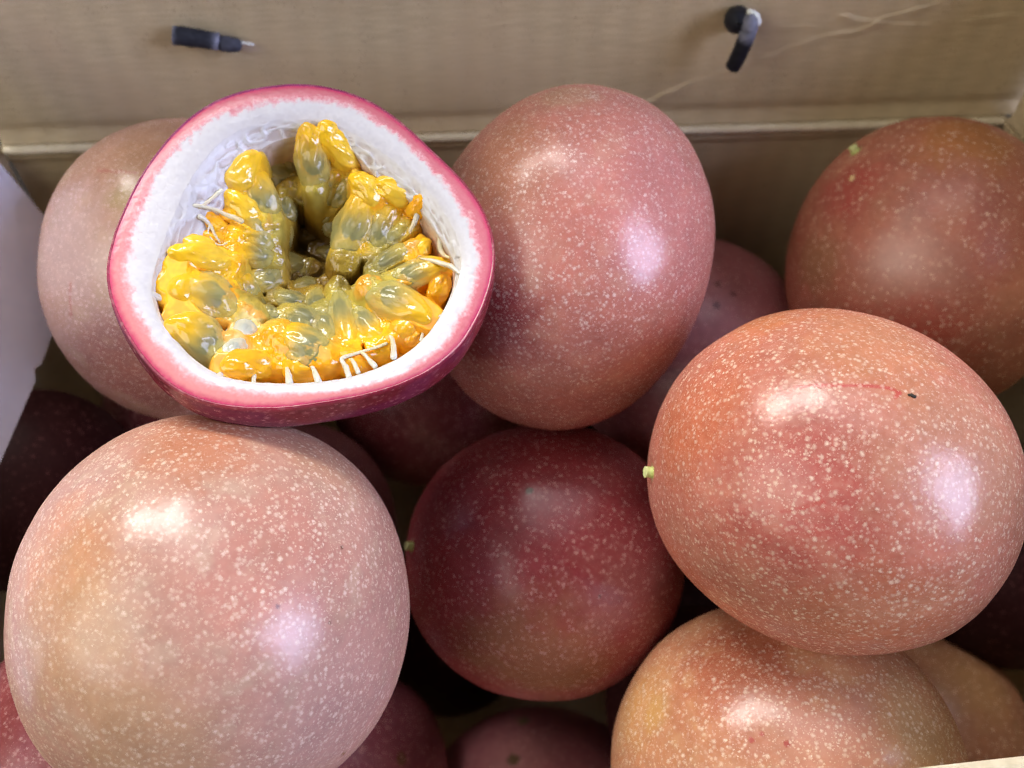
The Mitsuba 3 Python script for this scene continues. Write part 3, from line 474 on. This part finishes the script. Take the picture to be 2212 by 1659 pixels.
# --- flesh: pink ring, white pith ring and the lining of the hollow
deg = np.degrees(TH)
shelf = np.clip(1 - 0.23 * bell(deg, 138, 26) - 0.13 * bell(deg, 168, 16) - 0.05 * bell(deg, 100, 16) - 0.13 * bell(deg, 52, 26) - 0.07 * bell(deg, 15, 16) - 0.012, 0, 1)
ds = 0.7 + (1 - shelf) * 17
rp, ri = R_PW(TH), R_IN(TH)
q1, q2, q3, q4 = np.linspace(0, 1, 34), np.linspace(0, 1, 30)[1:], np.linspace(0, 1, 34)[1:], np.linspace(0, 1, 46)[1:]
rr, dd, qq = [], [], []
for q in q1:
    rr.append(lerp(ro - 0.36, rp, q)); dd.append(-0.02 - 0.26 * np.sin(q * 2.2) + 0 * TH); qq.append(q + 0 * TH)
for q in q2:
    rr.append(lerp(rp, ri, q)); dd.append(-0.02 - 0.26 * math.sin(2.2) * (1 - q) + 0.35 * q ** 3 + 0 * TH); qq.append(1 + q + 0 * TH)
for q in q3:
    rr.append(ri * (1 - (1 - shelf) * q) + 0.25 * np.sin(q * 3.14) * (shelf > 0.95)); dd.append(0.33 + ds * q ** 1.1); qq.append(2 + q + 0 * TH)
for q in q4:
    t = q * math.pi / 2
    rr.append(ri * shelf * (max(math.cos(t), 0) ** 0.55) + 1e-4); dd.append(0.33 + ds + (24.5 - ds) * math.sin(t)); qq.append(3 + q + 0 * TH)
rr, dd, qq = np.array(rr), np.array(dd), np.array(qq)
X, Y = rr * cs, rr * sn
L3 = np.stack([X, Y, dd], -1)
n1, n2, n3 = fbm(L3 / 2.2, 3, 51), fbm(L3 / 0.7, 3, 52), fbm(L3 / 0.28, 2, 53)
ca, sa = np.cos(0.6), np.sin(0.6)
arc = TH[None] * 25 + rr * 0.6                                     # fibres run along the wall
fib = 1 - np.abs(2 * fbm(np.stack([arc / 5.0, rr / 1.1 + n1, dd / 1.1], -1), 2, 54) - 1)       # ridged lace of fibres
fib2 = 1 - np.abs(2 * fbm(np.stack([X / 3.4 + 7, Y / 3.4, dd / 3.1], -1), 2, 55) - 1)
edge = qq + (n2 - 0.5) * 0.60 + (n3 - 0.5) * 0.16 + (n1 - 0.5) * 0.55
warm = bell(deg, 250, 80)[None] * np.ones_like(qq)
pink = lerp(lerp((0.50, 0.10, 0.15), (0.66, 0.24, 0.23), (0.25 + 0.75 * warm)[..., None]), (0.70, 0.40, 0.41), (sstep(0.55, 0.95, edge) * 0.6 + 0.25 * (n3 - 0.5))[..., None])
pink = lerp((0.50, 0.035, 0.11), pink, sstep(-0.05, 0.40 - 0.25 * 0, qq + (n2 - 0.5) * 0.2)[..., None])
white = lerp((0.50, 0.475, 0.48), (0.59, 0.57, 0.565), n2[..., None])
white = lerp(white, (0.62, 0.56, 0.38), (0.55 * sstep(1.6, 2.3, qq) * warm)[..., None])
wall = lerp((0.40, 0.33, 0.30), (0.58, 0.57, 0.57), np.clip(0.25 + 0.7 * sstep(0.70, 0.95, fib) + 0.8 * sstep(0.80, 0.97, fib2) - 0.5 * sstep(0.5, 0.35, n1), 0, 1)[..., None])
col = lerp(pink, white, sstep(0.80, 1.12, edge)[..., None])
lace = sstep(2.0, 2.5, qq + (n1 - 0.5) * 0.8)
col = lerp(col, wall, (lace * (0.25 + 0.75 * (shelf < 0.93)))[..., None])
deepc = lerp((0.52, 0.33, 0.20), (0.40, 0.20, 0.05), sstep(3.15, 3.6, qq)[..., None])
col = lerp(col, deepc, sstep(2.9, 3.25, qq)[..., None])
bump = 0.08 * (n2 - 0.5) + 0.05 * (n3 - 0.5) * sstep(0.7, 1.1, qq) + lace * (0.14 * sstep(0.6, 1.0, fib) + 0.22 * sstep(0.75, 1.0, fib2)) * (qq < 3.2)
bump = bump * sstep(0.0, 0.15, qq)
V = W(X, Y, dd - bump).reshape(-1, 3)
put('passion_fruit_half__rind', (V, grid_faces(len(rr), NT, True)), 'flesh_wet', smooth=True, color=np.clip(col.reshape(-1, 3), 0.01, 0.93))
labels['passion_fruit_half__rind'] = {'label': 'pink and white cut rind'}

# --- pulp bed: the wet orange tissue under the seeds; its depth follows the seed sacs above it
ctrl = [(a[0], a[1], a[2] + a[6] * 0.36) for a in ARILS] + [(a[3], a[4], a[5] + a[6] * 0.36) for a in ARILS] + list(BED)
ctrl = np.array(ctrl)
gx = np.arange(-28.0, 28.01, 0.2)
GX, GY = np.meshgrid(gx, gx, indexing='ij')
w = 1 / ((GX[..., None] - ctrl[:, 0]) ** 2 + (GY[..., None] - ctrl[:, 1]) ** 2 + 1.6) ** 2
top = -((w * ctrl[:, 2]).sum(-1) / w.sum(-1) + 0.9)
for (u1, v1, d1, u2, v2, d2, wd, kind) in ARILS:                        # upper envelope of the sacs
    e = np.array([u2 - u1, v2 - v1])
    t = np.clip(((GX - u1) * e[0] + (GY - v1) * e[1]) / (e @ e + 0.01), -0.1, 1.1)
    r2 = (GX - u1 - t * e[0]) ** 2 + (GY - v1 - t * e[1]) ** 2
    rw = wd * 0.56
    top = np.where(r2 < rw * rw, np.maximum(top, -(d1 + np.clip(t, 0, 1) * (d2 - d1)) + 0.86 * np.sqrt(np.maximum(rw * rw - r2, 0))), top)
k = np.hypot(*np.meshgrid(np.arange(-8, 9), np.arange(-8, 9))) <= 8
fill = ndimage.gaussian_filter(ndimage.grey_closing(top, footprint=k), 1.6)
fill = np.minimum(fill, top + 1.0) - 0.55                               # juice that joins the sacs
nr, nt = 170, 640
th = np.arange(nt) / nt * 2 * np.pi
sh = np.interp(th, np.r_[TH, 2 * np.pi], np.r_[shelf, shelf[0]])
rad = np.linspace(0.001, 1.0, nr)[:, None] * (R_IN(th) * np.minimum(sh + 0.02, 0.985))[None]
BX, BY = rad * np.cos(th), rad * np.sin(th)
BD = -ndimage.map_coordinates(fill, [(BX + 28) / 0.2, (BY + 28) / 0.2], order=1, mode='nearest')
L3 = np.stack([BX, BY, BD], -1)
m1, m2 = fbm(L3 / 2.4, 3, 61), fbm(L3 / 0.9, 3, 62)
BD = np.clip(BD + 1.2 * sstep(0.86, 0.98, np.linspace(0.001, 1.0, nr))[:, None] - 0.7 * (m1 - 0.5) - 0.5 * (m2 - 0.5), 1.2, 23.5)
TINT = {'m': ((0.86, 0.46, 0.014), (0.50, 0.39, 0.06)), 'y': ((0.86, 0.48, 0.014), (0.84, 0.49, 0.02)), 'g': ((0.46, 0.33, 0.05), (0.34, 0.28, 0.06)), 'd': ((0.24, 0.15, 0.02), (0.20, 0.145, 0.028)),
        'o': ((0.84, 0.33, 0.006), (0.84, 0.37, 0.008)), 'p': ((0.80, 0.52, 0.10), (0.66, 0.54, 0.22))}
tc = np.array([TINT[a[7]][0] for a in ARILS] + [TINT[a[7]][1] for a in ARILS])
tp = np.array([a[:2] for a in ARILS] + [a[3:5] for a in ARILS])
w = 1 / ((BX[..., None] - tp[:, 0]) ** 2 + (BY[..., None] - tp[:, 1]) ** 2 + 0.8) ** 2
col = (w @ tc) / w.sum(-1, keepdims=True) * (0.80 + 0.40 * m2[..., None])
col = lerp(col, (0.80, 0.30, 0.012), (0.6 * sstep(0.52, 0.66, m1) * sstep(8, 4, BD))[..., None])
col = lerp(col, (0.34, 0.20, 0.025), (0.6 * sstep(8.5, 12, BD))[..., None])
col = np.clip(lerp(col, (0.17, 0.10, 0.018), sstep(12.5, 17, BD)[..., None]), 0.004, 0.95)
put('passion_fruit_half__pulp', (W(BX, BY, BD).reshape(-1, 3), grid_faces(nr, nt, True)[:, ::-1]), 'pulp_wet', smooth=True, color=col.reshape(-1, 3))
labels['passion_fruit_half__pulp'] = {'label': 'wet orange pulp lining the hollow'}

# --- arils: each juicy sac its own part, the dark seed inside it a sub-part
UNIT = trimesh.creation.icosphere(4)
US, UF = np.array(UNIT.vertices), np.array(UNIT.faces)
USEED = trimesh.creation.icosphere(3)
SS, SF = np.array(USEED.vertices), np.array(USEED.faces)
TONES = {'m': ((0.86, 0.49, 0.014), (0.52, 0.48, 0.18), 0.62), 'y': ((0.88, 0.52, 0.014), (0.86, 0.55, 0.04), 0.18), 'g': ((0.52, 0.40, 0.08), (0.42, 0.39, 0.16), 0.62),
         'd': ((0.34, 0.24, 0.04), (0.34, 0.29, 0.09), 0.5), 'o': ((0.86, 0.38, 0.006), (0.86, 0.44, 0.015), 0.15), 'p': ((0.80, 0.78, 0.66), (0.72, 0.73, 0.60), 0.5)}
seeds_n = 0
for i, (u1, v1, d1, u2, v2, d2, wd, kind) in enumerate(ARILS):
    key = 'passion_fruit_half__aril' + ('_%03d' % i if i else '')
    p, q = np.array([u1, v1, -d1]), np.array([u2, v2, -d2])
    ax = q - p
    Ln = np.linalg.norm(ax)
    ax /= Ln
    half = max(Ln / 2 + wd * 0.22, wd * 0.92)
    y = np.cross([0, 0, 1.0], ax); y /= np.linalg.norm(y)
    z = np.cross(ax, y)
    rng = np.random.default_rng(100 + i)
    x = US[:, 0]
    plump = 1 + 0.14 * x - 0.10 * x * x + 0.26 * (fbm(US * 1.6 + i * 5.1, 2, i) - 0.5) * 2 + 0.05 * (fbm(US * 4 + i, 2, i + 9) - 0.5) * 2
    side = np.sqrt(np.clip(1 - np.abs(x) ** 2.6, 0, 1)) / np.maximum(np.sqrt(np.clip(1 - x * x, 1e-9, 1)), 1e-4)
    rw = wd / 2 * 1.20
    loc = np.stack([x * half * (1 + 0.06 * (fbm(US * 2 + i, 2, 3) - 0.5)), US[:, 1] * rw * plump * side, US[:, 2] * rw * 0.86 * plump * side], 1)
    loc[:, 1] += 0.10 * rw * rng.normal() * x * x * 2
    Pm = (p + q) / 2 + loc[:, :1] * ax + loc[:, 1:2] * y + loc[:, 2:3] * z
    c1, c2, tr = TONES[kind]
    g = sstep(-0.65, 0.40, x + 0.5 * (fbm(US * 2.2 + i * 3, 2, 7) - 0.5))[:, None]
    col = lerp(c1, c2, g) * (0.88 + 0.24 * fbm(US * 3 + i, 2, 8)[:, None])
    put(key, (W(Pm[:, 0], Pm[:, 1], -Pm[:, 2]), UF), 'aril_jelly', smooth=True, color=np.clip(col, 0.01, 0.95), uv=np.stack([tr * (0.35 + 0.65 * g[:, 0]), 0 * x], 1))
    if kind in 'mgdp':
        c = (p + q) / 2 + ax * half * 0.10 + np.array([0, 0, 0.40 * rw])
        sl = np.stack([SS[:, 0] * half * 0.62, SS[:, 1] * rw * 0.64, SS[:, 2] * rw * 0.30], 1) * (1 + 0.1 * (fbm(SS * 3 + i, 2, 2) - 0.5))[:, None]
        Sm = c + sl[:, :1] * ax + sl[:, 1:2] * y + sl[:, 2:3] * z
        put(key + '__seed', (W(Sm[:, 0], Sm[:, 1], -Sm[:, 2]), SF), 'seed_dark', smooth=True)

# --- white strands that tie the sacs to the wall
for i, pts in enumerate(STRANDS):
    key = 'passion_fruit_half__strand' + ('_%03d' % i if i else '')
    a = np.array(pts)
    v, f, t = tube(W(a[:, 0], a[:, 1], a[:, 2]), a[:, 3] * 1e-3, 12, 8, flat=0.7, up=HN)
    nz = fbm(v * 1200, 2, i)
    v = v + 0.00025 * (fbm(v * 900, 2, i + 3)[:, None] - 0.5)
    put(key, (v, f), 'strand_wet', smooth=True, color=lerp((0.56, 0.54, 0.46), (0.66, 0.48, 0.15), np.clip(0.55 * t + 0.5 * (nz - 0.5), 0, 1)[:, None]))
labels['passion_fruit_half'] = {'label': 'cut half of a purple passion fruit showing yellow pulp, resting on top of the pile', 'category': 'passion fruit half'}
